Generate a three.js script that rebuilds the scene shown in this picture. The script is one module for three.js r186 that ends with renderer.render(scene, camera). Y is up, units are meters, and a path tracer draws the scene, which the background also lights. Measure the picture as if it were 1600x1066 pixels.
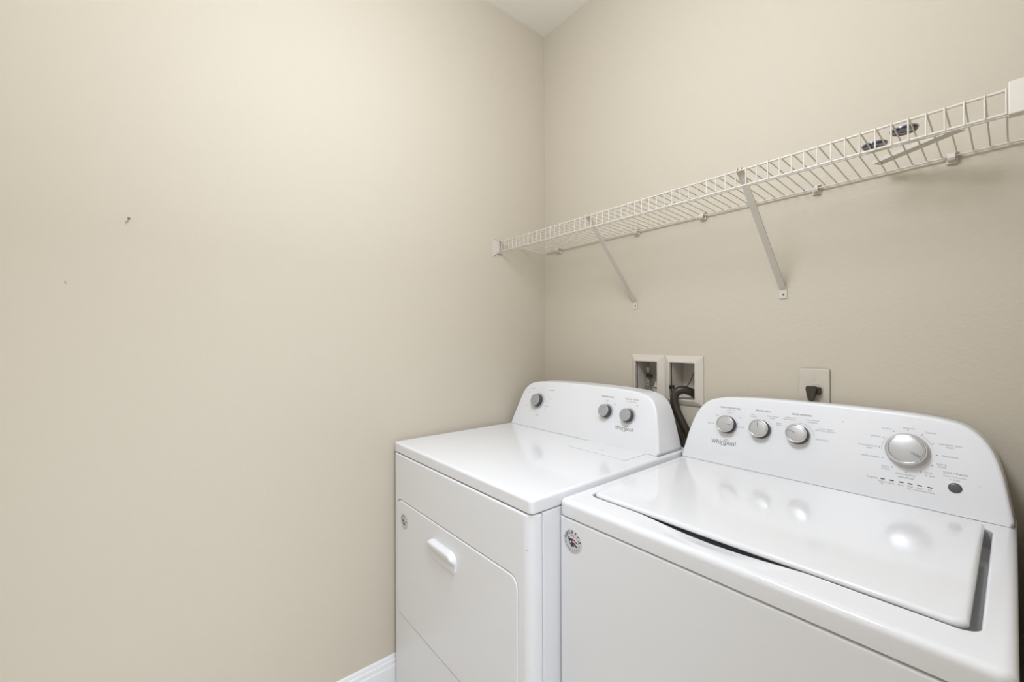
import * as THREE from 'three';
import { mergeGeometries } from 'three/addons/utils/BufferGeometryUtils.js';
import { RoundedBoxGeometry } from 'three/addons/geometries/RoundedBoxGeometry.js';
import { Brush, Evaluator, SUBTRACTION } from 'three-bvh-csg';
import { RectAreaLightUniformsLib } from 'three/addons/lights/RectAreaLightUniformsLib.js';
import { ImprovedNoise } from 'three/addons/math/ImprovedNoise.js';

// ------------------------------------------------------------------ camera, lights, exposure
const scene = new THREE.Scene();
const renderer = new THREE.WebGLRenderer({ antialias: true });
renderer.toneMapping = THREE.LinearToneMapping;
renderer.toneMappingExposure = 1.22;
renderer.shadowMap.enabled = true;
renderer.shadowMap.type = THREE.PCFSoftShadowMap;

const rad = THREE.MathUtils.degToRad;
const camera = new THREE.PerspectiveCamera(2 * THREE.MathUtils.radToDeg(Math.atan(533 / 651)), 1600 / 1066, 0.02, 30);
camera.position.set(1.4415, 1.2756, 1.4019);
camera.rotation.order = 'YXZ';
camera.rotation.set(rad(0.06), rad(50.34), rad(-0.23));
scene.add(camera);

const LIGHT = new THREE.Color().setRGB(0.89, 0.98, 1.15);
const LAMP = { pos: [0.95, 2.74, 1.06], color: LIGHT, point: 2.5 };  // room lamp out of view, position and strength set for even walls
const HALL = { pos: [2.9, 2.74, 1.4], color: LIGHT, size: 1.3, panel: 14 };  // hall lamp out of view, lights the lower left wall and machine fronts
RectAreaLightUniformsLib.init();

// ------------------------------------------------------------------ helpers
let seed = 7;
const rnd = () => { seed = (seed * 1664525 + 1013904223) >>> 0; return seed / 4294967296; };
const used = {};
function numbered(name) {
  const base = name.replace(/_\d{3}$/, '');
  const n = used[base] = (used[base] ?? -1) + 1;
  return n ? `${base}_${String(n).padStart(3, '0')}` : base;
}
function part(name, geo, mat, parent) {
  const m = new THREE.Mesh(geo, mat);
  m.name = name; m.castShadow = m.receiveShadow = true;
  parent.add(m);
  return m;
}
function thing(name, label, category, [x, y, z] = [0, 0, 0], group) {
  const o = new THREE.Group(); o.name = numbered(name); o.position.set(x, y, z);
  o.userData = { label, category }; if (group) o.userData.group = group;
  scene.add(o); return o;
}
function struct(name, geo, mat) {
  const m = part(name, geo, mat, scene); m.userData.kind = 'structure'; return m;
}
const box = (x0, x1, y0, y1, z0, z1) => new THREE.BoxGeometry(x1 - x0, y1 - y0, z1 - z0).translate((x0 + x1) / 2, (y0 + y1) / 2, (z0 + z1) / 2);
const rbox = (x0, x1, y0, y1, z0, z1, r = 0.003, s = 3) => new RoundedBoxGeometry(x1 - x0, y1 - y0, z1 - z0, s, r).translate((x0 + x1) / 2, (y0 + y1) / 2, (z0 + z1) / 2);
// rounded rectangle outline (a, b); r: one radius or four (a0b0, a1b0, a1b1, a0b1)
function rr(a0, a1, b0, b1, r, inset = 0, ns = 6, nc = 6) {
  const R = (Array.isArray(r) ? r : [r, r, r, r]).map((v) => Math.max(0.0004, v - inset));
  a0 += inset; a1 -= inset; b0 += inset; b1 -= inset;
  const C = [[a0 + R[0], b0 + R[0], Math.PI], [a1 - R[1], b0 + R[1], Math.PI * 1.5], [a1 - R[2], b1 - R[2], 0], [a0 + R[3], b1 - R[3], Math.PI / 2]];
  const out = [];
  for (let k = 0; k < 4; k++) {
    const [cx, cy, t0] = C[k];
    for (let i = 0; i <= nc; i++) { const t = t0 + (i / nc) * Math.PI / 2; out.push([cx + R[k] * Math.cos(t), cy + R[k] * Math.sin(t)]); }
    const [nx, ny, nt] = C[(k + 1) % 4], last = out[out.length - 1], nr = R[(k + 1) % 4];
    const first = [nx + nr * Math.cos(nt), ny + nr * Math.sin(nt)];
    for (let i = 1; i < ns; i++) out.push([last[0] + (first[0] - last[0]) * i / ns, last[1] + (first[1] - last[1]) * i / ns]);
  }
  return out;
}
// joins closed rings of equal length into a surface; caps are fans
function loft(rings, { cap0 = true, cap1 = true, closed = true } = {}) {
  const n = rings[0].length, pos = [], idx = [];
  for (const r of rings) for (const p of r) pos.push(...p);
  for (let k = 0; k + 1 < rings.length; k++) for (let i = 0; i < (closed ? n : n - 1); i++) {
    const j = (i + 1) % n, a = k * n + i, b = k * n + j, c = a + n, d = b + n;
    idx.push(a, b, d, a, d, c);
  }
  const fan = (k, flip) => {
    const c = [0, 0, 0]; for (const p of rings[k]) for (let q = 0; q < 3; q++) c[q] += p[q] / n;
    const ci = pos.length / 3; pos.push(...c);
    for (let i = 0; i < n; i++) { const a = k * n + i, b = k * n + (i + 1) % n; flip ? idx.push(ci, b, a) : idx.push(ci, a, b); }
  };
  if (cap0) fan(0, true);
  if (cap1) fan(rings.length - 1, false);
  let vol = 0;
  const c = [0, 0, 0]; for (let i = 0; i < pos.length; i++) c[i % 3] += pos[i] / (pos.length / 3);
  const P = (i) => new THREE.Vector3(pos[3 * i] - c[0], pos[3 * i + 1] - c[1], pos[3 * i + 2] - c[2]);
  for (let i = 0; i < idx.length; i += 3) vol += P(idx[i]).dot(P(idx[i + 1]).cross(P(idx[i + 2])));
  if (vol < 0) for (let i = 0; i < idx.length; i += 3) [idx[i + 1], idx[i + 2]] = [idx[i + 2], idx[i + 1]];
  const g = new THREE.BufferGeometry();
  g.setAttribute('position', new THREE.Float32BufferAttribute(pos, 3));
  g.setAttribute('uv', new THREE.Float32BufferAttribute(new Float32Array(pos.length / 3 * 2), 2));
  g.setIndex(idx); g.computeVertexNormals();
  return g;
}
// slab: outline in the plane across `axis`, from d0 (plain edge of bevel b0) to d1 (bevel b1)
function slab(axis, a0, a1, c0, c1, r, d0, d1, b1 = 0.003, b0 = 0.001) {
  const map = axis === 'y' ? (p, d) => [p[0], d, p[1]] : axis === 'z' ? (p, d) => [p[0], p[1], d] : (p, d) => [d, p[0], p[1]];
  const rings = [], s = Math.sign(d1 - d0);
  const add = (inset, d) => rings.push(rr(a0, a1, c0, c1, r, inset).map((p) => map(p, d)));
  add(b0 + 0.002, d0);
  for (const t of [0, 0.5, 1]) add(b0 * (1 - Math.sin(t * Math.PI / 2)), d0 + s * b0 * (1 - Math.cos(t * Math.PI / 2)));
  add(0, d0 + s * (b0 + 0.002)); add(0, d1 - s * (b1 + 0.002));
  for (let i = 0; i <= 5; i++) { const t = i / 5 * Math.PI / 2; add(b1 * (1 - Math.cos(t)), d1 - s * b1 * (1 - Math.sin(t))); }
  add(b1 + 0.002, d1); add(b1 + 0.006, d1);
  return loft(rings);
}
const tube = (pts, r, seg = 24, rad_ = 10) => new THREE.TubeGeometry(new THREE.CatmullRomCurve3(pts.map((p) => new THREE.Vector3(...p))), seg, r, rad_, false);
const rod = (a, b, r, n = 8) => { const A = new THREE.Vector3(...a), B = new THREE.Vector3(...b), d = B.clone().sub(A); const g = new THREE.CylinderGeometry(r, r, d.length(), n); g.applyQuaternion(new THREE.Quaternion().setFromUnitVectors(new THREE.Vector3(0, 1, 0), d.normalize())); return g.translate(...A.add(B).multiplyScalar(0.5).toArray()); };
const lathe = (pts, n = 40) => new THREE.LatheGeometry(pts.map((p) => new THREE.Vector2(...p)), n);
const latheZ = (pts, n = 40) => lathe(pts, n).rotateX(Math.PI / 2);
const merge = (l) => mergeGeometries(l.map((g) => { const h = g.index ? g.toNonIndexed() : g; for (const k of Object.keys(h.attributes)) if (!['position', 'normal', 'uv'].includes(k)) h.deleteAttribute(k); return h; }));

// ------------------------------------------------------------------ materials
const noise = new ImprovedNoise();
function dataTex(n, fn, srgb) {
  const d = new Uint8Array(n * n * 4);
  for (let j = 0; j < n; j++) for (let i = 0; i < n; i++) { const v = fn(i / n, j / n); d.set([v[0], v[1], v[2], 255], (j * n + i) * 4); }
  const t = new THREE.DataTexture(d, n, n); t.wrapS = t.wrapT = THREE.RepeatWrapping; t.magFilter = THREE.LinearFilter; t.minFilter = THREE.LinearMipmapLinearFilter; t.generateMipmaps = true;
  if (srgb) t.colorSpace = THREE.SRGBColorSpace; t.needsUpdate = true; return t;
}
const per = (u, v, f, o) => { // periodic noise on the unit square
  const a = noise.noise(u * f, v * f, o), b = noise.noise((u - 1) * f, v * f, o), c = noise.noise(u * f, (v - 1) * f, o), d = noise.noise((u - 1) * f, (v - 1) * f, o);
  return (a * (1 - u) + b * u) * (1 - v) + (c * (1 - u) + d * u) * v;
};
const orangePeel = dataTex(512, (u, v) => { const h = 128 + 70 * per(u, v, 60, 1.3) + 45 * per(u, v, 120, 4.1) + 25 * per(u, v, 14, 8.2); return [h, h, h]; });
orangePeel.repeat.set(2.2, 2.2);
const std = (r, g, b, rough, extra = {}) => new THREE.MeshStandardMaterial({ color: new THREE.Color().setRGB(r, g, b), roughness: rough, ...extra });
const M = {
  wall: std(0.57, 0.51, 0.408, 0.85, { bumpMap: orangePeel, bumpScale: 0.0007 }),
  hall: std(0.72, 0.7, 0.66, 0.9),
  ceiling: std(0.74, 0.7, 0.62, 0.95, { bumpMap: orangePeel, bumpScale: 0.001 }),
  trim: std(0.8, 0.79, 0.775, 0.35),
  floor: std(0.62, 0.57, 0.5, 0.45),
  enamel: std(0.81, 0.81, 0.815, 0.1),
  panel: std(0.81, 0.81, 0.815, 0.3),
  plastic: std(0.81, 0.81, 0.815, 0.3),
  core: std(0.25, 0.25, 0.25, 0.7),
  knobFace: std(0.42, 0.42, 0.42, 0.42, { metalness: 0.35 }),
  silver: std(0.56, 0.56, 0.565, 0.3, { metalness: 0.5 }),
  chrome: std(0.72, 0.72, 0.72, 0.2, { metalness: 0.9 }),
  knobSide: std(0.06, 0.06, 0.062, 0.4),
  ring: std(0.5, 0.5, 0.51, 0.35),
  led: std(0.03, 0.03, 0.032, 0.35),
  button: std(0.09, 0.09, 0.095, 0.3),
  pointer: std(0.16, 0.16, 0.16, 0.6),
  wire: std(0.62, 0.57, 0.49, 0.4),
  brace: std(0.58, 0.535, 0.46, 0.5),
  clip: std(0.62, 0.565, 0.49, 0.4),
  boxPlastic: std(0.61, 0.555, 0.475, 0.5),
  boxInside: std(0.66, 0.61, 0.54, 0.6),
  hose: std(0.034, 0.026, 0.016, 0.38),
  hoseGrey: std(0.17, 0.155, 0.13, 0.5),
  brass: std(0.45, 0.4, 0.33, 0.35, { metalness: 0.7 }),
  black: std(0.02, 0.018, 0.016, 0.4),
  plug: std(0.038, 0.03, 0.018, 0.6),
  plate: std(0.575, 0.52, 0.43, 0.45),
  hole: std(0.16, 0.14, 0.12, 0.8),
  steel: std(0.16, 0.14, 0.12, 0.5, { metalness: 0.3 }),
  blue: new THREE.MeshPhysicalMaterial({ color: new THREE.Color().setRGB(0.015, 0.017, 0.052), roughness: 0.25, metalness: 0.3, clearcoat: 1, clearcoatRoughness: 0.05 }),
  silverBlue: std(0.4, 0.4, 0.47, 0.2, { metalness: 0.8 }),
};

// ------------------------------------------------------------------ the room
const ROOM = { x1: 1.47, z1: 2.05, h: 2.74 };
struct('floor', box(-0.12, 4.55, -0.1, 0, -0.95, 4.2), M.floor);
struct('ceiling', box(-0.12, 4.55, 2.74, 2.86, -0.95, 4.2), M.ceiling);
struct('wall_left', box(-0.12, 0, 0, 2.74, -0.15, 2.17), M.wall);
{
  const s = new THREE.Shape(); s.moveTo(0, 0); s.lineTo(1.59, 0); s.lineTo(1.59, 2.74); s.lineTo(0, 2.74); s.closePath();
  const h = new THREE.Path(); h.moveTo(0.497, 1.06); h.lineTo(0.755, 1.06); h.lineTo(0.755, 1.21); h.lineTo(0.497, 1.21); h.closePath(); s.holes.push(h);
  struct('wall_back', new THREE.ExtrudeGeometry(s, { depth: 0.15, bevelEnabled: false }).translate(0, 0, -0.15), M.wall);
}
struct('wall_front', box(0, 1.59, 0, 2.74, 2.05, 2.17), M.wall);
{ // right wall with the doorway the photograph is taken from: shape drawn in (z, y)
  const s = new THREE.Shape(); s.moveTo(0, 0); s.lineTo(2.05, 0); s.lineTo(2.05, 2.74); s.lineTo(0, 2.74); s.closePath();
  const h = new THREE.Path(); h.moveTo(0.98, 0.0005); h.lineTo(1.84, 0.0005); h.lineTo(1.84, 2.06); h.lineTo(0.98, 2.06); h.closePath(); s.holes.push(h);
  struct('wall_right', new THREE.ExtrudeGeometry(s, { depth: 0.12, bevelEnabled: false }).rotateY(-Math.PI / 2).translate(1.59, 0, 0), M.wall);
  struct('trim_1', merge([box(1.59, 1.605, 0, 2.13, 0.91, 0.98), box(1.59, 1.605, 0, 2.13, 1.84, 1.91), box(1.59, 1.605, 2.06, 2.13, 0.98, 1.84)]), M.trim);
}
{ // unseen hall beyond the doorway, its pale walls bounce light into the room
  struct('wall_unseen_hall_far', box(4.4, 4.55, 0, 2.74, -0.95, 4.2), M.hall);
  struct('wall_unseen_hall_back', box(1.59, 4.4, 0, 2.74, -0.95, -0.83), M.hall);
  struct('wall_unseen_hall_front', box(1.47, 4.4, 0, 2.74, 4.08, 4.2), M.hall);
  struct('wall_unseen_hall_near', box(1.47, 1.59, 0, 2.74, 2.17, 4.08), M.hall);
  struct('wall_unseen_hall_end', box(1.44, 1.59, 0, 2.74, -0.95, -0.15), M.hall);
}
{ // moulded baseboard on the left wall, profile (distance from wall, height)
  const s = new THREE.Shape([[0, 0], [0.0125, 0], [0.0125, 0.109], [0.0118, 0.1115], [0.0092, 0.1125], [0.0088, 0.127], [0.0082, 0.1295], [0.0062, 0.131], [0.0055, 0.14], [0.004, 0.1455], [0.0025, 0.147], [0, 0.147]].map((p) => new THREE.Vector2(...p)));
  struct('baseboard_left', new THREE.ExtrudeGeometry(s, { depth: 2.04, bevelEnabled: false }).rotateY(0).translate(0, 0, 0.005), M.trim);
  struct('baseboard_front', new THREE.ExtrudeGeometry(s, { depth: 1.45, bevelEnabled: false }).rotateY(Math.PI / 2).translate(0.013, 0, 2.05), M.trim);
}
part('paint_blemish', latheZ([[0, 0.0012], [0.003, 0.001], [0.005, 0]], 14).scale(0.7, 1, 1).rotateY(Math.PI / 2).translate(0.0, 1.4211, 1.5861), M.wall, scene.getObjectByName('wall_left'));

// ------------------------------------------------------------------ lamps
{ // globe lamp out of view in the laundry room, placed to light both walls
  const t = thing('unseen_room_lamp', 'unseen white globe lamp on a short stem, placed to light the laundry room walls', 'ceiling light', LAMP.pos);
  part('base_plate', lathe([[0, 0], [0.075, 0], [0.075, -0.014], [0.06, -0.028], [0.014, -0.03], [0, -0.03]]), M.trim, t);
  part('stem', new THREE.CylinderGeometry(0.008, 0.008, 0.36, 16).translate(0, -0.2, 0), M.chrome, t);
  part('globe', new THREE.SphereGeometry(0.085, 36, 24).translate(0, -0.45, 0), new THREE.MeshStandardMaterial({ color: 0xf4f0e8, emissive: LAMP.color, emissiveIntensity: 1.2, roughness: 0.4 }), t);
  const p = new THREE.PointLight(LAMP.color, LAMP.point, 0, 2);
  p.position.set(0, -0.57, 0); p.castShadow = true; p.shadow.radius = 9; p.shadow.mapSize.set(1024, 1024); p.shadow.camera.near = 0.02; p.shadow.bias = -0.001; t.add(p);
}
{ // unseen square lamp in the hall, evens the light through the doorway
  const t = thing('unseen_hall_lamp', 'unseen square ceiling light in the hall, placed to even the light in the laundry room', 'ceiling light', HALL.pos), h = HALL.size / 2;
  part('base_plate', slab('y', -h - 0.02, h + 0.02, -h - 0.02, h + 0.02, 0.02, 0, -0.03, 0.004), M.trim, t);
  part('diffuser', slab('y', -h, h, -h, h, 0.02, -0.028, -0.055, 0.012), new THREE.MeshStandardMaterial({ color: 0xf4f0e8, emissive: HALL.color, emissiveIntensity: 1.2, roughness: 0.5 }), t);
  const l = new THREE.RectAreaLight(HALL.color, HALL.panel, HALL.size, HALL.size);
  l.position.set(0, -0.06, 0); l.rotation.x = -Math.PI / 2; t.add(l);
}

// ------------------------------------------------------------------ prints
const LEAN = rad(18);
function printCanvas(w, h, scale, draw) {
  const c = document.createElement('canvas'); c.width = Math.round(w * scale); c.height = Math.round(h * scale);
  const g = c.getContext('2d'); g.fillStyle = '#ffffff'; g.fillRect(0, 0, c.width, c.height);
  // x, s: metres on the face (s upwards)
  const X = (x) => (x + w / 2) * scale, Y = (s) => c.height - s * scale;
  const P = {
    g, X, Y, scale,
    text(str, x, s, size, col = '#8d8d8f', width, font = 'sans-serif', weight = '') {
      g.save(); g.translate(X(x), Y(s)); g.fillStyle = col; g.textAlign = 'center'; g.textBaseline = 'middle'; g.font = `${weight} ${size * scale}px ${font}`;
      if (width) { const m = g.measureText(str).width; g.scale(width * scale / m, 1); }
      g.fillText(str, 0, 0); g.restore();
    },
    dot(x, s, r, col = '#7d7d80') { g.fillStyle = col; g.beginPath(); g.arc(X(x), Y(s), r * scale, 0, 7); g.fill(); },
    arc(x, s, r, a0, a1, col = '#8d8d8f', lw = 0.0005) { g.strokeStyle = col; g.lineWidth = lw * scale; g.beginPath(); g.arc(X(x), Y(s), r * scale, -rad(a1), -rad(a0)); g.stroke(); },
    tick(x, s, a, r0, r1, col = '#a0a0a2', lw = 0.0005) { g.strokeStyle = col; g.lineWidth = lw * scale; g.beginPath(); for (const [k, r] of [[0, r0], [1, r1]]) { const px = X(x + r * Math.cos(rad(a))), py = Y(s + r * Math.sin(rad(a))); k ? g.lineTo(px, py) : g.moveTo(px, py); } g.stroke(); },
    logo(x, s, w_) {
      this.text('Whirlpool', x, s, w_ * 0.235, '#55555a', w_);
      g.strokeStyle = '#6a6a70'; g.lineWidth = w_ * 0.014 * scale;
      g.beginPath(); g.ellipse(X(x + w_ * 0.04), Y(s - w_ * 0.02), w_ * 0.17 * scale, w_ * 0.085 * scale, -0.45, 0.2 * Math.PI, 1.15 * Math.PI); g.stroke();
      g.beginPath(); g.ellipse(X(x + w_ * 0.13), Y(s + w_ * 0.005), w_ * 0.1 * scale, w_ * 0.13 * scale, -0.5, 1.15 * Math.PI, 1.9 * Math.PI); g.stroke();
    },
  };
  draw(P);
  const t = new THREE.CanvasTexture(c); t.colorSpace = THREE.SRGBColorSpace; t.magFilter = THREE.LinearFilter; t.minFilter = THREE.LinearMipmapLinearFilter; t.generateMipmaps = true; t.anisotropy = 8;
  return t;
}
function badgeTexture() {
  const n = 384, c = document.createElement('canvas'); c.width = c.height = n; const g = c.getContext('2d');
  g.fillStyle = '#cbcbcb'; g.fillRect(0, 0, n, n);
  g.translate(n / 2, n / 2);
  g.fillStyle = '#cfcfd0'; g.beginPath(); g.arc(0, 0, 112, 0, 7); g.fill();
  g.fillStyle = '#101014'; g.font = 'bold 78px sans-serif'; g.textAlign = 'center'; g.textBaseline = 'middle';
  const w = 'AMERICA';
  for (let i = 0; i < w.length; i++) { g.save(); g.rotate(rad(-78 + i * 26)); g.translate(0, -148); g.fillText(w[i], 0, 0); g.restore(); }
  g.fillStyle = '#8c8c8e'; g.font = '30px sans-serif';
  const lower = '· · · · · · · · ·';
  for (let i = 0; i < 9; i++) { g.save(); g.rotate(rad(250 - i * 17.5)); g.translate(0, -150); g.fillRect(-7, -12, 14, 24); g.restore(); }
  for (const a of [-105, 105]) { g.save(); g.rotate(rad(a)); g.fillStyle = '#3a3a3e'; g.beginPath(); g.arc(0, -146, 9, 0, 7); g.fill(); g.restore(); }
  // flag-like emblem: waving red and dark stripes, a navy field with a white star
  const stripe = (y0, col, x0, x1, lw) => { g.strokeStyle = col; g.lineWidth = lw; g.beginPath(); g.moveTo(x0, y0 + 14); g.bezierCurveTo(x0 + 40, y0 - 34, x1 - 40, y0 - 20, x1, y0 + 34); g.stroke(); };
  stripe(-78, '#b23a3f', -40, 62, 13); stripe(-52, '#f1e4e4', -62, 92, 16); stripe(-22, '#7d2029', -70, 100, 22); stripe(8, '#f1dede', -20, 98, 18); stripe(36, '#4a1a26', -10, 92, 30);
  g.fillStyle = '#20243f'; g.beginPath(); g.moveTo(-84, -60); g.lineTo(-60, -70); g.lineTo(-48, -36); g.lineTo(10, -24); g.lineTo(4, 40); g.lineTo(50, 44); g.lineTo(40, 84); g.lineTo(20, 62); g.lineTo(-6, 96); g.lineTo(-30, 66); g.lineTo(-66, 30); g.lineTo(-82, -14); g.closePath(); g.fill();
  g.fillStyle = '#e8e8ee'; g.beginPath(); for (let i = 0; i < 10; i++) { const r = i % 2 ? 12 : 30, a = -Math.PI / 2 + i * Math.PI / 5; g.lineTo(-34 + r * Math.cos(a), 14 + r * Math.sin(a)); } g.closePath(); g.fill();
  const t = new THREE.CanvasTexture(c); t.colorSpace = THREE.SRGBColorSpace; t.magFilter = THREE.LinearFilter; t.minFilter = THREE.LinearMipmapLinearFilter; t.generateMipmaps = true; return t;
}
const badgeMat = std(1, 1, 1, 0.35, { map: badgeTexture() });
function badgeGeo(r) { // thin domed disc facing +z with the print on its face
  const g = latheZ([[0, 0.0022], [r * 0.5, 0.002], [r * 0.85, 0.0015], [r, 0.0004], [r, 0]], 48);
  const p = g.attributes.position, uv = g.attributes.uv;
  for (let i = 0; i < p.count; i++) uv.setXY(i, 0.5 + p.getX(i) / (2 * r), 0.5 + p.getY(i) / (2 * r));
  return g;
}

// ------------------------------------------------------------------ consoles
// half: outline (offset from centre, height above deck) from the right foot to the crown
function consoleGeo(half, zBase, zRear, W, H, round = 0.007) {
  const right = new THREE.CatmullRomCurve3(half.map(([a, b]) => new THREE.Vector3(a, b, 0)), false, 'centripetal').getSpacedPoints(46).map((p) => [p.x, p.y]);
  const left = right.slice(0, -1).reverse().map(([a, b]) => [-a, b]);
  const out = [...right, ...left];
  for (let i = 1; i < 14; i++) out.push([-half[0][0] + 2 * half[0][0] * i / 14, 0]);
  const n = out.length, foot = right.length + left.length;
  const nrm = out.map((_, i) => { const a = out[(i + n - 1) % n], b = out[(i + 1) % n]; let x = b[1] - a[1], y = -(b[0] - a[0]); const l = Math.hypot(x, y); return [x / l, y / l]; });
  nrm[0] = [1, 0]; nrm[foot - 1] = [-1, 0]; for (let i = foot; i < n; i++) nrm[i] = [0, 0];
  const tan = Math.tan(LEAN);
  const ring = (inset, back) => out.map(([x, y], i) => { const X = x - nrm[i][0] * inset, Y = y - nrm[i][1] * inset; return [X, Y, Math.max(zRear + 0.004, zBase - Y * tan - back)]; });
  const rings = [out.map(([x, y], i) => [x - nrm[i][0] * 0.004, y - nrm[i][1] * 0.004, zRear])];
  rings.push(out.map(([x, y]) => [x, y, zRear + 0.003]));
  for (let i = 0; i <= 6; i++) { const t = i / 6 * Math.PI / 2; rings.push(ring(round * (1 - Math.cos(t)), round * (1 - Math.sin(t)))); }
  rings.push(ring(round + 0.0015, 0));
  const body = loft(rings, { cap0: true, cap1: false });
  // flat printed face inside the rounding
  const last = rings[rings.length - 1], sh = last.map((p) => new THREE.Vector2(p[0], p[1]));
  const tri = THREE.ShapeUtils.triangulateShape(sh, []), pos = [], uv = [], nn = [];
  for (const p of last) { pos.push(...p); nn.push(0, Math.sin(LEAN), Math.cos(LEAN)); uv.push((p[0] + W / 2) / W, (p[1] / Math.cos(LEAN)) / H); }
  const face = new THREE.BufferGeometry();
  face.setAttribute('position', new THREE.Float32BufferAttribute(pos, 3)); face.setAttribute('normal', new THREE.Float32BufferAttribute(nn, 3)); face.setAttribute('uv', new THREE.Float32BufferAttribute(uv, 2));
  face.setIndex(tri.flat());
  return { body, face };
}
function onFace(m, x, s, off, base, z0) { // puts a part on the leaning face: x across, s up the slope, off outwards
  m.position.set(x, base + s * Math.cos(LEAN) + off * Math.sin(LEAN), z0 - s * Math.sin(LEAN) + off * Math.cos(LEAN));
  m.rotation.x = -LEAN; return m;
}
const pointerGeo = (r0, r1, w, z, a) => rbox(r0, r1, -w / 2, w / 2, z - 0.0006, z + 0.0005, 0.0004, 1).rotateZ(rad(a));

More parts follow.
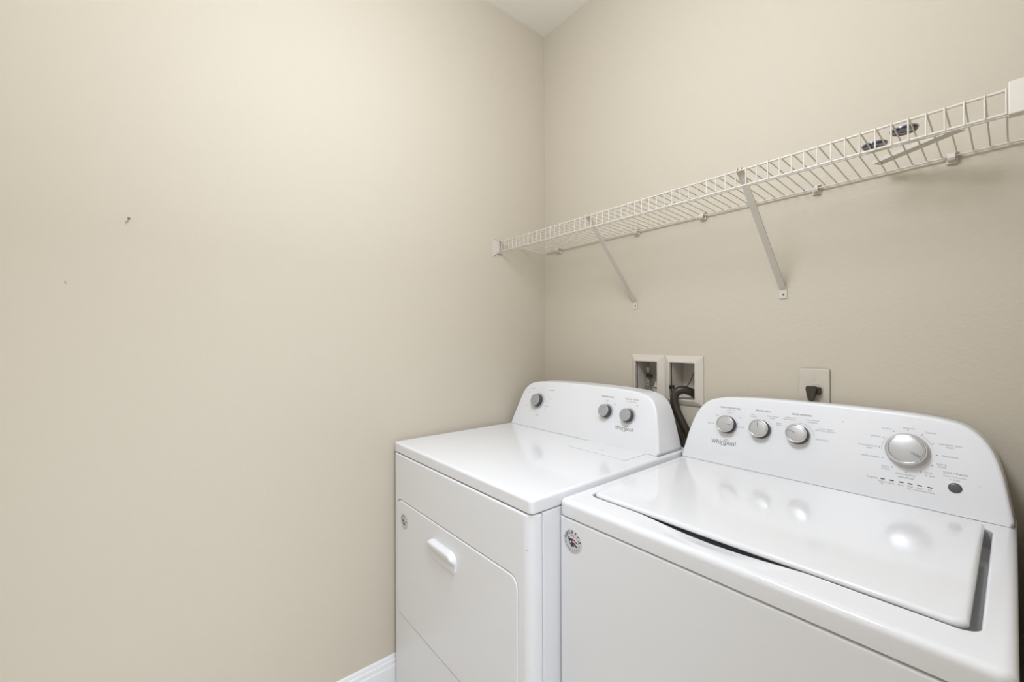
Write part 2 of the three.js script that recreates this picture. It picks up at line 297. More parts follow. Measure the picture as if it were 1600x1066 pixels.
// ------------------------------------------------------------------ the dryer (local origin on the floor under its centre)
{
  const S = 0.995, cx = 0.3768, cz = 0.415;
  const t = thing('dryer', 'white clothes dryer with grey knobs and rectangular front door, left of the washing machine', 'dryer',
    [1.4415 + S * (cx - 1.4415), 0, 1.4019 + S * (cz - 1.4019)]);
  t.scale.setScalar(S);
  const X = (x) => x - cx, Z = (z) => z - cz, Y0 = 1.2756 * (1 - S) / S; // keeps heights as measured
  const Y = (y) => y + Y0;
  const x0 = 0.0084, x1 = 0.7452, top = 0.916;
  part('cabinet', slab('y', X(x0 + 0.001), X(x1 - 0.0005), Z(0.06), Z(0.7335), 0.004, Y(0.03), Y(0.8795), 0.003), M.panel, t);
  for (const [fx, fz] of [[0.06, 0.11], [0.69, 0.11], [0.06, 0.7], [0.69, 0.7]]) part('foot', lathe([[0, 0], [0.022, 0], [0.024, 0.006], [0.016, 0.014], [0.016, Y(0.034)], [0, Y(0.034)]], 20).translate(X(fx), 0, Z(fz)), M.core, t);
  // front panel: block with rounded vertical edges, door opening cut out
  const ev = new Evaluator(); ev.useGroups = false;
  const block = new Brush(slab('y', X(x0), X(x1), Z(0.7365), Z(0.7715), [0.002, 0.002, 0.028, 0.02], Y(0.03), Y(0.879), 0.005)); block.updateMatrixWorld();
  const d0 = 0.0375, d1 = 0.7005, dy0 = 0.3205, dy1 = 0.7245;
  const cut = new Brush(slab('z', X(d0), X(d1), Y(dy0), Y(dy1), 0.03, Z(0.757), Z(0.8), 0.001)); cut.updateMatrixWorld();
  part('front_panel', ev.evaluate(block, cut, SUBTRACTION).geometry, M.panel, t);
  const door = part('door', slab('z', X(d0 + 0.002), X(d1 - 0.002), Y(dy0 + 0.002), Y(dy1 - 0.0035), 0.028, Z(0.7575), Z(0.773), 0.0035), M.panel, t);
  // handle: rounded scoop, thick at its top edge, tapering down to the door
  {
    const rings = [], h0 = [0.283, 0.434, 0.612, 0.674];
    const prof = [[0, 0], [0, 0.15], [0, 0.5], [0.0012, 0.72], [0.003, 0.88], [0.0055, 0.97], [0.008, 1], [0.012, 1], [0.016, 1], [0.02, 1], [0.024, 1], [0.0275, 1]];
    const depth = (k) => 0.0065 + 0.0155 * THREE.MathUtils.smoothstep(k, 0.4, 0.8);
    for (const [ins, d] of prof) rings.push(rr(X(h0[0]), X(h0[1]), Y(h0[2]), Y(h0[3]), [0.02, 0.02, 0.024, 0.024], ins, 12, 8).map(([a, b]) => { const k = (b - Y(h0[2])) / (h0[3] - h0[2]); return [a, b, Z(0.7715) + d * depth(k)]; }));
    part('door_handle', loft(rings), M.panel, door);
  }
  const bd = part('badge', badgeGeo(0.0255), badgeMat, door); bd.position.set(X(0.0985), Y(0.657), Z(0.7735)); bd.userData.label = 'round silver emblem sticker lettered AMERICA';
  part('screw', latheZ([[0, 0.001], [0.0015, 0.0008], [0.002, 0]], 10).translate(X(0.728), Y(0.797), Z(0.768)), M.hole, t);
  // top cap
  part('top_panel', slab('y', X(x0), X(x1), Z(0.055), Z(0.7695), [0.006, 0.006, 0.012, 0.012], Y(top - 0.0335), Y(top), 0.007, 0.002), M.enamel, t);
  const ll = part('lint_lid', slab('y', X(0.458), X(0.6935), Z(0.225), Z(0.3425), 0.008, Y(top - 0.004), Y(top + 0.0012), 0.0006), M.enamel, t);
  part('lint_lid_gap_shade', slab('y', X(0.4564), X(0.6951), Z(0.225), Z(0.3441), 0.0095, Y(top - 0.004), Y(top + 0.0004), 0.0003), M.ring, ll);  // grey border stands in for the shade in the gap round the lid
  part('lint_lid_rib', rbox(X(0.57), X(0.578), Y(top + 0.0008), Y(top + 0.0022), Z(0.296), Z(0.304), 0.0006, 1), M.ring, t);
  // console
  const W = 0.74, H = 0.21, base = Y(top), zB = Z(0.2304);
  const tex = printCanvas(W, H, 2700, (P) => {
    const x = (v) => v - cx;
    const c = '#a2a2a5', k = '#77777a';
    P.logo(x(0.5965), 0.065, 0.072);
    P.text('TEMPERATURE', x(0.506), 0.1665, 0.0062, k, 0.054, 'sans-serif', 'bold'); P.text('High', x(0.507), 0.1525, 0.0055, c); P.text('Low', x(0.543), 0.1425, 0.0055, c);
    P.text('END OF CYCLE', x(0.607), 0.1665, 0.006, k, 0.052, 'sans-serif', 'bold'); P.text('Wrinkle Shield', x(0.607), 0.1585, 0.005, c, 0.044); P.text('Off', x(0.631), 0.1475, 0.0055, c);
    const kx = x(0.165), ks = 0.117;
    for (let i = 0; i < 12; i++) { const a = 90 - i * 30; P.tick(kx, ks, a, 0.038, 0.043, c); }
    P.text('AUTOMATIC', x(0.1088), 0.163, 0.005, c, 0.03); P.text('Off', x(0.167), 0.169, 0.005, c); P.text('TIMED DRY', x(0.222), 0.164, 0.0055, k, 0.032); P.text('Normal', x(0.2265), 0.129, 0.005, c); P.text('30', x(0.212), 0.1146, 0.005, c); P.text('Less Dry', x(0.215), 0.097, 0.005, c, 0.026);
    P.text('Cool', x(0.122), 0.069, 0.005, c); P.text('Heavy Dry', x(0.168), 0.055, 0.0055, c, 0.02); P.text('Damp', x(0.094), 0.089, 0.005, c); P.text('Wrinkle', x(0.09), 0.145, 0.005, c);
    P.dot(x(0.205), 0.0835, 0.0014); P.dot(x(0.1285), 0.0775, 0.0014);
  });
  const half = [[0.361, 0], [0.3505, 0.045], [0.34, 0.0863], [0.327, 0.13], [0.3135, 0.155], [0.29, 0.1735], [0.25, 0.184], [0.2, 0.188], [0.1, 0.1913], [0, 0.1922]];
  const { body, face } = consoleGeo(half, 0, -0.14, W, H);
  const con = part('console', body.translate(0, base + 0.0009, zB), M.plastic, t);
  part('control_face', face.translate(0, base + 0.0009, zB), std(0.81, 0.81, 0.815, 0.3, { map: tex }), con);
  // knobs
  const knob = (x, s, r, ringR, a) => {
    const k = onFace(part('knob', latheZ([[0, 0.002], [r + 0.001, 0.002], [r + 0.001, 0.005], [r * 0.98, 0.0225], [r * 0.9, 0.0235], [0, 0.0235]]), M.knobSide, t), x, s, 0, base, zB);
    part('knob_ring', latheZ([[0, 0], [ringR, 0], [ringR, 0.0018], [ringR - 0.0015, 0.003], [0, 0.003]]), M.ring, k);
    part('knob_cap', latheZ([[r * 0.985, 0.0215], [r, 0.0225], [r, 0.0238], [r - 0.0012, 0.0248], [0, 0.025]]), M.knobFace, k);
    if (a !== undefined) part('pointer', pointerGeo(r * 0.2, r * 0.92, 0.0016, 0.025, a), M.silver, k);
    return k;
  };
  knob(X(0.1605), 0.1148, 0.0245, 0.033, 100); knob(X(0.514), 0.1143, 0.0213, 0.0275, 52); knob(X(0.6055), 0.1105, 0.0213, 0.0275, 48);
}

// ------------------------------------------------------------------ the washer
{
  const S = 0.9935, cx = 1.0947, cz = 0.35;
  const t = thing('washing_machine', 'white top-load washing machine with silver knobs and a large lid, right of the dryer', 'washing machine',
    [1.4415 + S * (cx - 1.4415), 0, 1.4019 + S * (cz - 1.4019)]);
  t.scale.setScalar(S);
  const X = (x) => x - cx, Z = (z) => z - cz, Y0 = 1.2756 * (1 - S) / S, Y = (y) => y + Y0;
  const x0 = 0.7455, x1 = 1.4439, top = 0.9018, zf = 0.681, capB = top - 0.0375;
  part('cabinet', slab('y', X(x0 + 0.0015), X(x1 - 0.0015), Z(0.03), Z(zf - 0.006), 0.004, Y(0.03), Y(capB - 0.001), 0.001), M.panel, t);
  part('front_panel', slab('y', X(x0), X(x1), Z(zf - 0.03), Z(zf), [0.002, 0.002, 0.01, 0.01], Y(0.03), Y(capB - 0.0028), 0.004), M.panel, t);
  for (const [fx, fz] of [[0.8, 0.1], [1.39, 0.1], [0.8, 0.62], [1.39, 0.62]]) part('foot', lathe([[0, 0], [0.022, 0], [0.024, 0.006], [0.016, 0.014], [0.016, Y(0.034)], [0, Y(0.034)]], 20).translate(X(fx), 0, Z(fz)), M.core, t);
  const bd = part('badge', badgeGeo(0.0272), badgeMat, t); bd.position.set(X(0.789), Y(0.8135), Z(zf)); bd.userData.label = 'round silver emblem sticker lettered AMERICA';
  // deck: outer shell, rounded edge, trough around the lid, finger scoop in front
  {
    const L = { x0: 0.7805, x1: 1.4125, z0: 0.15, z1: 0.6115 };
    const NS = 60, NC = 8, outer = (ins) => rr(x0, x1, 0.014, zf + 0.001, [0.012, 0.012, 0.016, 0.016], ins, NS, NC), inner = (ins) => rr(L.x0, L.x1, L.z0, L.z1, 0.022, ins, NS, NC);
    const r = 0.011, rings = [];
    const put = (o, y) => rings.push(o.map(([x, z]) => [X(x), Y(y), Z(z)]));
    put(outer(0.004), capB); put(outer(0.001), capB + 0.0005); put(outer(0), capB + 0.002); put(outer(0), top - r - 0.002);
    for (let i = 0; i <= 6; i++) { const a = i / 6 * Math.PI / 2; put(outer(r * (1 - Math.cos(a))), top - r * (1 - Math.sin(a))); }
    const flat = outer(r + 0.002); put(flat, top);
    const scoop = (x, k) => { const u = (x - 1.075) / 0.155; return Math.abs(u) < 1 ? 0.009 * k * Math.pow(Math.cos(u * Math.PI / 2), 1.2) : 0; };
    const lip = inner(-0.003);
    for (const k of [0.15, 0.35, 0.55, 0.75, 0.9, 1]) {
      rings.push(flat.map(([x, z], i) => { const qx = x + (lip[i][0] - x) * k, qz = z + (lip[i][1] - z) * k; return [X(qx), Y(top - (qz > 0.6 ? scoop(qx, k * k * (3 - 2 * k)) : 0)), Z(qz)]; }));
    }
    const down = (ins, dy) => rings.push(inner(ins).map(([x, z]) => [X(x), Y(top - dy - (z > 0.6 ? scoop(x, 1) : 0)), Z(z)]));
    down(-0.001, 0.0007); down(0, 0.003); down(0.0005, 0.03); down(0.001, 0.06); down(0.003, 0.062); down(0.02, 0.062);
    part('top_panel', loft(rings), M.enamel, t);
  }
  { // lid: rounded slab with a slight crown that falls towards the front
    const rings = [], q = [0.7885, 1.403, 0.1575, 0.6075], b = 0.0065;
    const crown = (z) => 0.0115 - 0.025 * (z - 0.1575) ** 2;
    const add = (ins, y, k) => rings.push(rr(...q, [0.012, 0.012, 0.016, 0.016], ins, 16, 8).map(([x, z]) => [X(x), Y(top + y + k * crown(z)), Z(z)]));
    add(0.004, -0.004, 0); add(0.001, -0.0035, 0); add(0, -0.002, 0); add(0, -b - 0.0005, 1);
    for (let i = 0; i <= 6; i++) { const t = i / 6 * Math.PI / 2; add(b * (1 - Math.cos(t)), -b * (1 - Math.sin(t)), 1); }
    add(b + 0.002, 0, 1);
    for (let i = 1; i <= 14; i++) add(b + 0.002 + i * 0.0154, 0, 1);
    part('lid', loft(rings), M.enamel, t);
  }
  // console
  const W = 0.72, H = 0.22, base = Y(top), zB = Z(0.1147);
  const tex = printCanvas(W, H, 2800, (P) => {
    const x = (v) => v - cx, c = '#9a9a9d', k = '#77777a';
    P.logo(x(0.8735), 0.0658, 0.073);
    P.text('WASH TEMPERATURE', x(0.8804), 0.173, 0.0056, k, 0.058, 'sans-serif', 'bold'); P.text('Cold rinse', x(0.884), 0.1657, 0.0046, c, 0.026);
    P.text('Warm', x(0.88), 0.1577, 0.005, c); P.text('Cool', x(0.8441), 0.1452, 0.005, c); P.text('Tap Cold', x(0.828), 0.1187, 0.005, c, 0.021); P.text('Hot', x(0.9125), 0.1465, 0.0052, c); P.text('Hot/Cold', x(0.917), 0.1185, 0.005, c, 0.018);
    P.text('WATER LEVEL', x(0.9727), 0.1749, 0.0058, k, 0.041, 'sans-serif', 'bold');
    P.text('Auto', x(0.9455), 0.1618, 0.005, c); P.text('Sensing', x(0.9475), 0.1558, 0.005, c); P.text('Deep Water', x(0.9985), 0.1623, 0.005, c, 0.031); P.text('Wash', x(0.998), 0.1563, 0.005, c);
    P.text('RINSE OPTIONS', x(1.0679), 0.1762, 0.0058, k, 0.046, 'sans-serif', 'bold');
    P.text('Single with', x(1.0426), 0.1655, 0.005, c, 0.026); P.text('Fabric Softener', x(1.04), 0.1599, 0.005, c, 0.031); P.text('Extra Rinse', x(1.094), 0.1651, 0.005, c, 0.03); P.text('2nd Rinse', x(1.094), 0.1588, 0.005, c, 0.022);
    P.text('Single', x(1.0155), 0.1455, 0.005, c); P.text('Rinse', x(1.0165), 0.1402, 0.005, c); P.text('Extra Rinse', x(1.1255), 0.1454, 0.005, c, 0.032); P.text('with Fabric Softener', x(1.124), 0.14, 0.005, c, 0.044); P.text('Fabric Softener', x(1.1195), 0.1166, 0.005, c, 0.03);
    P.arc(x(1.0665), 0.119, 0.0345, 5, 95, c); for (const [kx, a] of [[0.8805, [20, -5, 90, 150, 185]], [0.973, [60, 120]], [1.0665, [160, 110, 65]]]) for (const q of a) P.tick(x(kx), 0.119, q, 0.0285, 0.032, c);
    P.text('A', x(1.159), 0.1708, 0.007, '#c4c4c8'); P.text('?', x(1.394), 0.068, 0.006, '#c8c8ca');
    const kx = 1.281, ks = 0.1203;
    const lab = [['Colors', 1.244, 0.1672, 0.019], ['Normal', 1.2823, 0.1738, 0.02], ['Casual', 1.3185, 0.1686, 0.019], ['Cold water quick', 1.35, 0.1461, 0.036], ['wash', 1.3495, 0.1409], ['Delicates', 1.3505, 0.1209, 0.025], ['Soak &', 1.3375, 0.1016], ['Rinse', 1.3385, 0.0964], ['Rinse', 1.3175, 0.0789], ['& Spin', 1.3205, 0.0723], ['Clean Washer', 1.2805, 0.0664, 0.035], ['Drain', 1.2448, 0.0775], ['& Spin', 1.2458, 0.072], ['Bulky Sheets', 1.2165, 0.0961, 0.033], ['Heavy Duty quick', 1.2105, 0.1212, 0.036], ['wash', 1.2144, 0.1156], ['Whites', 1.2245, 0.146, 0.019]];
    for (const [s, a, b, w] of lab) P.text(s, x(a), b, 0.0053, c, w);
    P.text('with affresh', x(1.281), 0.0592, 0.0056, '#88888b', 0.027, 'sans-serif', 'italic');
    for (let i = 0; i < 12; i++) P.dot(x(kx + 0.0487 * Math.cos(rad(i * 30))), ks + 0.0487 * Math.sin(rad(i * 30)), 0.0012);
    P.arc(x(kx), ks, 0.0455, 27, 65, c); P.arc(x(kx), ks, 0.0445, 143, 186, c);
    P.text('Progress', x(1.2225), 0.0468, 0.0056, c, 0.021);
    for (const [s, a, b] of [['Sensing', 1.2412, 0.0412], ['Fill', 1.2412, 0.0362], ['Wash', 1.2571, 0.0405], ['Rinse', 1.2736, 0.0405], ['Final', 1.2886, 0.0412], ['Spin', 1.2886, 0.0362], ['Cycle', 1.3043, 0.0412], ['Complete', 1.3043, 0.0362], ['Lid', 1.3206, 0.0412], ['Locked', 1.3206, 0.0362]]) P.text(s, x(a), b, 0.0046, c);
    P.text('Start / Pause', x(1.3585), 0.0862, 0.0066, '#77777a', 0.037); P.text('Hold 3 seconds', x(1.3575), 0.0788, 0.0045, '#b0b0b3', 0.034); P.text('to drain', x(1.358), 0.0728, 0.0045, '#b0b0b3');
  });
  const half = [[0.3465, 0], [0.3395, 0.045], [0.3325, 0.0862], [0.322, 0.125], [0.312, 0.1475], [0.299, 0.166], [0.279, 0.182], [0.25, 0.191], [0.2, 0.1972], [0.1, 0.2015], [0, 0.2025]];
  const { body, face } = consoleGeo(half, 0, -0.1, W, H, 0.006);
  const con = part('console', body.translate(0, base + 0.0009, zB), M.plastic, t);
  part('control_face', face.translate(0, base + 0.0009, zB), std(0.81, 0.81, 0.815, 0.3, { map: tex }), con);
  const knob = (x, s, r, a) => {
    const k = onFace(part('knob', latheZ([[0, 0.001], [r + 0.0005, 0.001], [r + 0.001, 0.004], [r * 0.97, 0.0205], [0, 0.0205]]), M.knobSide, t), x, s, 0, base, zB);
    part('knob_ring', latheZ([[0, 0], [r + 0.0035, 0], [r + 0.0035, 0.0008], [r + 0.002, 0.002], [0, 0.002]]), M.silver, k);
    part('knob_rim', latheZ([[r * 0.95, 0.019], [r, 0.0205], [r, 0.0225], [r - 0.0012, 0.0245], [r - 0.0028, 0.025], [r - 0.004, 0.0243], [r - 0.0045, 0.022]]), M.chrome, k);
    part('knob_cap', latheZ([[r - 0.0045, 0.0236], [r * 0.5, 0.0247], [0, 0.0251]]), M.silver, k);
    part('pointer', pointerGeo(r * 0.08, r * 0.72, 0.0016, 0.0247, a), M.pointer, k);
  };
  knob(X(0.879), 0.1208, 0.0253, -6); knob(X(0.9716), 0.1216, 0.0253, 100); knob(X(1.0645), 0.1225, 0.0253, 158);
  {
    const r = 0.0352;
    const k = onFace(part('cycle_knob', latheZ([[0, 0], [r + 0.0035, 0], [r + 0.0035, 0.006], [r + 0.002, 0.009], [r - 0.001, 0.0102], [0, 0.0102]]), M.silver, t), X(1.2812), 0.1225, 0, base, zB);
    part('knob_skirt', latheZ([[0, 0.0095], [r - 0.002, 0.0095], [r - 0.001, 0.0135], [0, 0.0135]]), M.knobSide, k);
    part('knob_rim', latheZ([[r - 0.003, 0.0125], [r - 0.0006, 0.0135], [r, 0.016], [r - 0.0005, 0.0205], [r - 0.002, 0.0242], [r - 0.0045, 0.0252], [r - 0.0055, 0.0246], [r - 0.006, 0.022]], 64), M.chrome, k);
    part('knob_cap', latheZ([[r - 0.006, 0.0242], [r * 0.6, 0.0255], [r * 0.3, 0.0262], [0, 0.0264]], 64), M.silver, k);
    part('pointer', merge([pointerGeo(r * 0.06, r * 0.8, 0.0012, 0.0257, 0).translate(0, 0.0014, 0), pointerGeo(r * 0.06, r * 0.8, 0.0012, 0.0257, 0).translate(0, -0.0014, 0)]).rotateZ(rad(-30)), M.pointer, k);
  }
  for (const x of [1.2412, 1.2571, 1.2736, 1.2886, 1.3043, 1.3206]) onFace(part('indicator_light', rbox(-0.004, 0.004, -0.0014, 0.0014, -0.001, 0.0008, 0.0008, 2), M.led, t), X(x), 0.048, 0, base, zB);
  const b = onFace(part('start_button', latheZ([[0, 0.0036], [0.006, 0.0034], [0.0098, 0.0026], [0.0108, 0.0012], [0.0108, 0], [0, 0]]), M.button, t), X(1.3588), 0.0572, 0, base, zB);
  part('button_rim', latheZ([[0.0106, 0], [0.0122, 0], [0.0122, 0.0006], [0.0114, 0.0012], [0.0106, 0.001]]), M.plastic, b);
}

// ------------------------------------------------------------------ wire shelf on the back wall
const SH = { yF: 1.7075, yB: 1.697, zF: 0.28, zB: 0.012, lip: 0.0405, x0: 0.012, x1: 1.4535, last: 1.4337, pitch: 0.02475 };
const deckY = (z) => SH.yB + (SH.yF - SH.yB) * (z - SH.zB) / (SH.zF - SH.zB);
{
  const t = thing('wire_shelf', 'white wire shelf on the back wall above the machines, held by two diagonal braces', 'wire shelf', [0, SH.yF, 0]);
  const P = (x, y, z) => [x, y - SH.yF, z];
  const R = 0.0027, w = 0.0015;
  part('front_rod', rod(P(SH.x0, SH.yF, SH.zF), P(SH.last + 0.001, SH.yF, SH.zF), R), M.wire, t);
  part('front_rod', rod(P(SH.x0, SH.yF - SH.lip, SH.zF), P(SH.last + 0.001, SH.yF - SH.lip, SH.zF), R), M.wire, t);
  part('middle_rod', rod(P(0.02, deckY(0.165), 0.165), P(SH.x1, deckY(0.165), 0.165), R * 0.9), M.wire, t);
  part('back_rod', rod(P(0.025, SH.yB, SH.zB), P(SH.x1 + 0.008, SH.yB, SH.zB), R), M.wire, t);
  const path = new THREE.CurvePath(), up = R + w * 0.6;
  const pts = [P(0, SH.yB + up, SH.zB - 0.004), P(0, SH.yF + up, SH.zF - 0.002), P(0, SH.yF + 0.0015, SH.zF + up), P(0, SH.yF - SH.lip - 0.002, SH.zF + up)].map((p) => new THREE.Vector3(...p));
  for (let i = 0; i < 3; i++) path.add(new THREE.LineCurve3(pts[i], pts[i + 1]));
  const seg = []; for (let i = 0; i < 3; i++) seg.push(rod(pts[i].toArray(), pts[i + 1].toArray(), w, 7));
  for (let i = 1; i < 3; i++) seg.push(new THREE.SphereGeometry(w, 7, 5).translate(...pts[i].toArray()));
  const wireGeo = merge(seg);
  for (let k = 0; k < 58; k++) part('cross_wire', wireGeo, M.wire, t).position.x = SH.last - k * SH.pitch;
  // diagonal braces: folded channel from the front rod down to a foot plate on the wall
  for (const [xt, xf] of [[0.4985, 0.5032], [0.9965, 1.0063]]) {
    const a = new THREE.Vector3(...P(xt, SH.yF - 0.001, SH.zF - 0.004)), b = new THREE.Vector3(...P(xf, 1.426, 0.006));
    const d = b.clone().sub(a), L = d.length();
    const sec = new THREE.Shape([[-0.0082, 0], [-0.0082, -0.0045], [-0.007, -0.0045], [-0.007, -0.0012], [0.007, -0.0012], [0.007, -0.0045], [0.0082, -0.0045], [0.0082, 0]].map((p) => new THREE.Vector2(...p)));
    const g = new THREE.ExtrudeGeometry(sec, { depth: L, bevelEnabled: false });
    const zx = d.clone().normalize(), xx = new THREE.Vector3(1, 0, 0).addScaledVector(zx, -zx.x).normalize(), yx = zx.clone().cross(xx);
    if (yx.z < 0) { xx.negate(); yx.negate(); }
    g.applyMatrix4(new THREE.Matrix4().makeBasis(xx, yx, zx).setPosition(a));
    const br = part('brace', g, M.brace, t);
    const hook = new THREE.TorusGeometry(0.0058, 0.0016, 6, 14, Math.PI * 1.15).rotateY(Math.PI / 2);
    part('hook', merge([hook.clone().translate(...P(xt - 0.005, SH.yF, SH.zF)), hook.clone().translate(...P(xt + 0.005, SH.yF, SH.zF))]), M.brace, br);
    part('brace_hole', new THREE.CylinderGeometry(0.0022, 0.0022, 0.002, 12).rotateX(Math.PI / 2).applyMatrix4(new THREE.Matrix4().makeBasis(xx, zx.clone().negate(), yx).setPosition(a.clone().addScaledVector(zx, 0.028))), M.clip, br);
    const fp = part('foot_plate', rbox(xf - 0.0105, xf + 0.0105, 1.399 - SH.yF, 1.428 - SH.yF, 0, 0.0035, 0.0015, 2), M.clip, t);
    part('screw', latheZ([[0, 0.0016], [0.002, 0.0014], [0.003, 0]], 14).translate(xf + 0.001, 1.411 - SH.yF, 0.0035), M.hole, fp);
  }
  // clips that hold the back rod
  for (const x of [0.1025, 0.5165, 0.7722, 1.0904, 1.3506]) {
    const c = part('wall_clip', merge([
      rbox(-0.0075, 0.0075, -0.012, 0.008, 0, 0.006, 0.002, 2), rbox(-0.0055, 0.0055, -0.0085, -0.0035, 0.003, 0.017, 0.002, 2), rbox(-0.0055, 0.0055, -0.006, 0.003, 0.0148, 0.0185, 0.0015, 2), rbox(0.0035, 0.0095, 0.0032, 0.0062, 0.002, 0.015, 0.0012, 2)]), M.clip, t);
    c.position.set(x, SH.yB - SH.yF, 0); c.scale.setScalar(1.3);
    part('clip_nail', latheZ([[0, 0.0014], [0.002, 0.001], [0.0028, 0]], 12).translate(0, 0.005, 0.006), M.clip, c);
  }
  // end brackets on the side walls
  for (const side of [0, 1]) {
    const b = part('end_bracket', new THREE.BufferGeometry(), M.clip, t);
    const sgn = side ? -1 : 1, X0 = side ? ROOM.x1 : 0, dep = side ? 0.034 : 0.0135, fx = (d) => X0 + sgn * d;
    const bx = (d0, d1, y0, y1, z0, z1, r) => rbox(Math.min(fx(d0), fx(d1)), Math.max(fx(d0), fx(d1)), y0 - SH.yF, y1 - SH.yF, z0, z1, r, 2);
    const sh = new THREE.Shape([[0.277, 1.7165], [0.296, 1.7185], [0.301, 1.7235], [0.309, 1.7235], [0.3135, 1.717], [0.3135, 1.646], [0.3075, 1.644], [0.299, 1.6525], [0.296, 1.659], [0.277, 1.659]].map(([z, y]) => new THREE.Vector2(z, y - SH.yF)));
    const plate = new THREE.ExtrudeGeometry(sh, { depth: 0.0022, bevelEnabled: true, bevelSize: 0.0008, bevelThickness: 0.0008, bevelSegments: 2 }).rotateY(-Math.PI / 2);
    plate.translate(side ? X0 - 0.0005 + 0 : 0.003, 0, 0);
    b.geometry = merge(side ? [plate, bx(0.001, dep, 1.66, 1.717, 0.2705, 0.2925, 0.002)] : [plate, bx(0.001, dep, 1.66, 1.717, 0.2865, 0.292, 0.0015), bx(0.001, dep, 1.712, 1.7165, 0.272, 0.292, 0.0012), bx(0.001, dep, 1.6595, 1.664, 0.272, 0.292, 0.0012), bx(0.001, dep, 1.66, 1.717, 0.2705, 0.2735, 0.0012)]);
    for (const [y, z] of [[1.718, 0.3055], [1.6495, 0.3045]]) part('screw', latheZ([[0, 0.0012], [0.0016, 0.001], [0.0024, 0]], 12).rotateY(sgn * Math.PI / 2).translate(fx(0.0042), y - SH.yF, z), M.hole, b);
  }
}
// two glossy dark blue lids lying on the deck
{
  const prof = [[0, 0.0035], [0.006, 0.003], [0.0145, 0.0012], [0.0185, 0], [0.0205, 0.0006], [0.0218, 0.002], [0.0221, 0.005], [0.02, 0.007], [0.011, 0.008], [0, 0.0083]];
  const first = thing('round_lid', 'dark blue glossy round lid on the wire shelf, the right of the two', 'lid', [1.2955, deckY(0.213) + 0.0055, 0.213]);
  part('shell', lathe(prof, 40), M.blue, first);
  part('rim_band', lathe([[0.022, 0.0045], [0.0227, 0.005], [0.0227, 0.0066], [0.0205, 0.0074]], 40), M.silverBlue, first);
  part('base_ring', lathe([[0.0085, 0.0021], [0.0095, 0.0014], [0.0108, 0.0012], [0.0114, 0.0019]], 32), M.silverBlue, first);
  const second = first.clone(); second.name = numbered('round_lid'); scene.add(second);
  second.position.set(1.242, deckY(0.176) + 0.0055, 0.176); second.userData = { label: 'dark blue glossy round lid on the wire shelf, the left of the two', category: 'lid' };
}
{
  const a = new THREE.Vector3(1.2275, deckY(0.064) + 0.0052, 0.064), b = new THREE.Vector3(1.372, deckY(0.152) + 0.0052, 0.152), d = b.clone().sub(a), L = d.length(), n = Math.atan2(-d.z, d.x);
  const t = thing('metal_strip', 'narrow beige metal strip lying diagonally across the wires of the shelf', 'metal strip', a.toArray());
  t.rotation.y = n; t.rotation.z = 0;
  const sec = new THREE.Shape([[-0.012, 0], [0.012, 0], [0.012, 0.009], [0.0106, 0.009], [0.0106, 0.0014], [-0.0106, 0.0014], [-0.0106, 0.009], [-0.012, 0.009]].map((p) => new THREE.Vector2(...p)));
  part('channel', new THREE.ExtrudeGeometry(sec, { depth: L, bevelEnabled: false }).rotateY(Math.PI / 2), M.brace, t);
  part('end_hole', new THREE.CylinderGeometry(0.0022, 0.0022, 0.001, 12).translate(0.012, -0.0003, 0), M.hole, t);
}

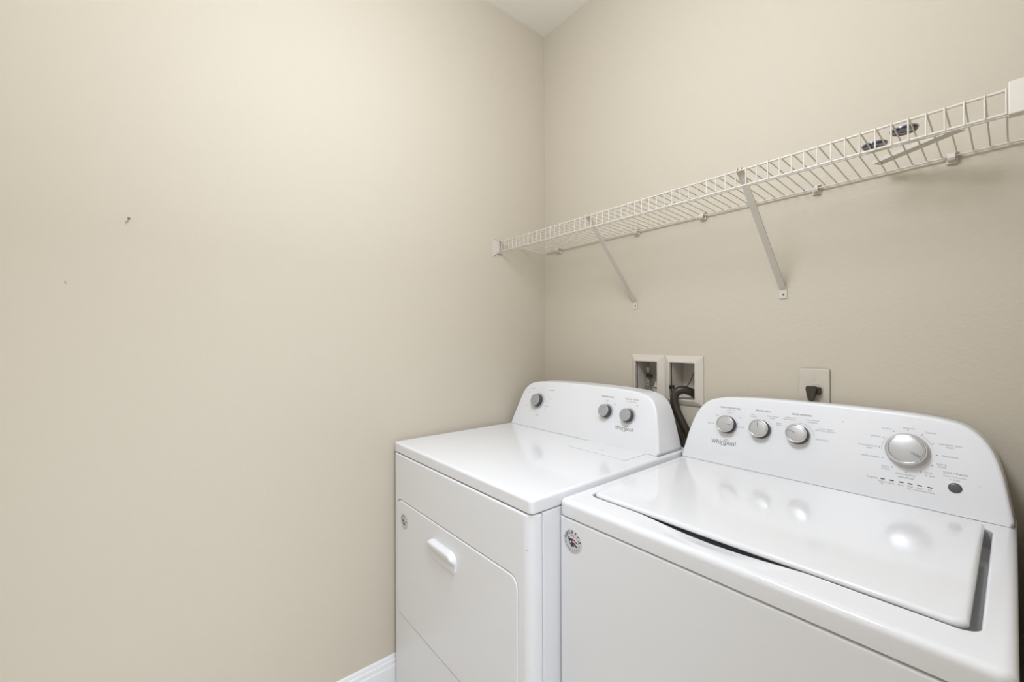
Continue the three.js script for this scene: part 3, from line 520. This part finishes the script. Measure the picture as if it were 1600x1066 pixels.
// ------------------------------------------------------------------ outlet box for the washer
{
  const O = [0.63, 1.1375, 0];
  const t = thing('washer_outlet_box', 'pale recessed washer outlet box with two framed openings in the back wall', 'outlet box', O);
  const X = (x) => x - O[0], Y = (y) => y - O[1];
  const frame = (o, i) => { // picture-frame section: low outside, raised inner lip
    const R = (r, ins, z) => rr(X(r[0]), X(r[1]), Y(r[2]), Y(r[3]), 0.0015, ins, 4, 2).map(([a, b]) => [a, b, z]);
    return loft([R(o, 0, 0), R(o, 0, 0.003), R(o, 0.0008, 0.0042), R(o, 0.004, 0.0055), R(i, -0.006, 0.0125), R(i, -0.0015, 0.0132), R(i, -0.0004, 0.0126), R(i, 0, 0.011), R(i, 0, -0.004)], { cap0: false, cap1: false });
  };
  const f1 = [0.4885, 0.6278, 1.05, 1.2235], i1 = [0.5085, 0.6, 1.071, 1.198], f2 = [0.6282, 0.7695, 1.05, 1.2235], i2 = [0.6505, 0.742, 1.071, 1.198];
  for (const [f, i] of [[f1, i1], [f2, i2]]) {
    part('frame', frame(f, i), M.boxPlastic, t);
    const [a0, a1, b0, b1] = i, d = -0.085, e = 0.004;
    part('recess', merge([box(X(a0 - e), X(a0), Y(b0 - e), Y(b1 + e), d, 0.002), box(X(a1), X(a1 + e), Y(b0 - e), Y(b1 + e), d, 0.002), box(X(a0), X(a1), Y(b1), Y(b1 + e), d, 0.002), box(X(a0), X(a1), Y(b0 - e), Y(b0), d, 0.002), box(X(a0 - e), X(a1 + e), Y(b0 - e), Y(b1 + e), d - e, d)]), M.boxInside, t);
  }
  // supply valve in the left opening
  const vx = X(0.5265), v = part('valve', lathe([[0, 1.172], [0.0075, 1.172], [0.008, 1.17], [0.008, 1.158], [0.006, 1.156], [0.006, 1.148], [0.0085, 1.147], [0.0085, 1.128], [0.0065, 1.126], [0.0065, 1.122], [0.0078, 1.121], [0.0078, 1.107], [0.0055, 1.105], [0, 1.105]].map(([r, y]) => [r, Y(y)]), 20).translate(vx, 0, -0.05), M.brass, t);
  part('valve_lever', merge([rbox(vx + 0.002, vx + 0.021, Y(1.133), Y(1.146), -0.046, -0.036, 0.002, 2), rbox(vx - 0.003, vx + 0.01, Y(1.136), Y(1.15), -0.043, -0.036, 0.002, 2)]), M.black, v);
  part('valve_cap', new THREE.CylinderGeometry(0.0085, 0.0085, 0.012, 18).translate(vx, Y(1.166), -0.05), M.clip, v);
  part('valve_collar', new THREE.TorusGeometry(0.008, 0.0028, 8, 20).rotateX(Math.PI / 2).translate(vx - 0.002, Y(1.1005), -0.05), M.clip, v);
  const v2 = part('valve', new THREE.CylinderGeometry(0.0045, 0.0045, 0.028, 14).translate(X(0.561), Y(1.104), -0.046), M.clip, t);
  part('valve_lever', rbox(X(0.556), X(0.574), Y(1.098), Y(1.104), -0.044, -0.036, 0.002, 2), M.clip, v2);
}
{ // hoses and cable
  const sup = thing('supply_hose', 'dark grey water supply hose hanging from the valve in the left box opening', 'hose', [0.5245, 1.098, -0.05]);
  const L = (pts, o) => pts.map((p) => [p[0] - o[0], p[1] - o[1], p[2] - o[2]]), o1 = [0.5245, 1.098, -0.05];
  part('tube', tube(L([[0.5265, 1.102, -0.05], [0.532, 1.094, -0.036], [0.553, 1.092, -0.01], [0.585, 1.081, 0.017], [0.618, 1.058, 0.02], [0.643, 1.025, 0.016], [0.654, 0.97, 0.013], [0.656, 0.88, 0.013]], o1), 0.0098, 40, 12), M.hoseGrey, sup);
  part('coupling', new THREE.CylinderGeometry(0.0105, 0.0105, 0.012, 14).rotateZ(0.5).translate(0.005, -0.001, 0.006), M.brass, sup);
  const o2 = [0.735, 1.075, -0.02], dr = thing('drain_hose', 'thick dark brown drain hose looping out of the right box opening', 'hose', o2);
  part('tube', tube(L([[0.729, 1.078, -0.035], [0.724, 1.09, -0.02], [0.71, 1.1005, -0.003], [0.6925, 1.103, 0.012], [0.6785, 1.09, 0.022], [0.6765, 1.066, 0.028], [0.686, 1.035, 0.03], [0.709, 0.99, 0.03], [0.7295, 0.95, 0.028], [0.734, 0.9, 0.026], [0.734, 0.82, 0.026]], o2), 0.0138, 64, 16), M.hose, dr);
  part('strap', new THREE.TorusGeometry(0.0145, 0.0016, 6, 24).rotateX(Math.PI / 2).rotateZ(0.45).translate(0.6865 - o2[0], 1.027 - o2[1], 0.0295 - o2[2]), M.black, dr);
  const o3 = [0.66, 1.11, 0.012], st = thing('hose_clip', 'small black clip at the left edge of the right box opening', 'clip', o3);
  part('block', merge([rbox(-0.008, -0.0045, -0.007, 0.006, -0.003, 0.008, 0.001, 2), rbox(-0.008, 0.008, 0.003, 0.007, -0.003, 0.008, 0.001, 2), rbox(0.004, 0.008, -0.006, 0.006, -0.003, 0.008, 0.001, 2)]), M.black, st);
  const o4 = [0.745, 1.18, -0.05], cb = thing('cable', 'thin black cable bowed across the right box opening above the drain hose', 'cable', o4);
  part('cord', tube(L([[0.7415, 1.186, -0.04], [0.728, 1.177, -0.034], [0.716, 1.155, -0.03], [0.705, 1.122, -0.02], [0.699, 1.108, -0.008], [0.7, 1.09, -0.03], [0.715, 1.082, -0.05], [0.736, 1.105, -0.045], [0.7415, 1.118, -0.04]], o4), 0.0017, 40, 7), M.black, cb);
  const o5 = [0.69, 0.95, 0.035], h2 = thing('rubber_hose', 'thin dark rubber hose running down beside the thick drain hose', 'hose', o5);
  part('tube', tube(L([[0.655, 1.01, 0.048], [0.682, 0.998, 0.05], [0.7, 0.975, 0.05], [0.717, 0.942, 0.05], [0.729, 0.9, 0.05], [0.733, 0.83, 0.05]], o5), 0.0062, 30, 10), M.hose, h2);
}
{ // socket plate and plug
  const t = thing('wall_outlet', 'beige rectangular socket plate on the back wall behind the washer', 'socket', [1.082, 1.137, 0]);
  part('plate', slab('z', -0.0365, 0.0365, -0.059, 0.059, 0.004, 0, 0.0062, 0.0035), M.plate, t);
  part('receptacle', latheZ([[0, 0.0085], [0.0155, 0.0085], [0.0165, 0.0078], [0.017, 0.006]], 32).translate(0.006, 0.003, 0), M.plate, t);
  part('screw', latheZ([[0, 0.0012], [0.0022, 0.001], [0.003, 0]], 14).translate(0.0005, 0.0285, 0.0062), M.plate, t);
  const p = thing('power_plug', 'flat dark brown power plug in the socket plate behind the washer', 'plug', [1.0895, 1.137, 0.0085]);
  const sh = new THREE.Shape([[-0.0105, 0.006], [-0.0125, 0.001], [-0.0085, -0.0235], [-0.0065, -0.031], [0.0035, -0.031], [0.0055, -0.0235], [0.0105, 0.001], [0.0075, 0.006]].map((q) => new THREE.Vector2(...q)));
  const body = new THREE.ExtrudeGeometry(sh, { depth: 0.012, bevelEnabled: true, bevelSize: 0.0012, bevelThickness: 0.0015, bevelSegments: 3 });
  part('plug_body', body.translate(-0.007, 0.004, 0.011), M.plug, p);
  part('plug_face', rbox(-0.013, 0.0115, -0.012, 0.0085, 0, 0.012, 0.003, 3), M.plug, p);
  part('strain_relief', rod([-0.0085, -0.026, 0.017], [-0.009, -0.04, 0.017], 0.0045, 12), M.black, p);
  part('cord', tube([[-0.009, -0.038, 0.017], [-0.0095, -0.07, 0.012], [-0.01, -0.14, 0.004], [-0.01, -0.2, 0.002]], 0.0033, 16, 8), M.black, p);
}
{ // nail in the left wall
  const t = thing('nail', 'small steel nail sticking out of the bare left wall', 'nail', [0, 1.5927, 1.4745]);
  part('shank', rod([0, 0, 0], [0.012, -0.002, 0], 0.0013, 8), M.steel, t);
  part('head', rod([0.0115, -0.0019, 0], [0.0135, -0.0022, 0], 0.003, 14), M.steel, t);
}

renderer.render(scene, camera);
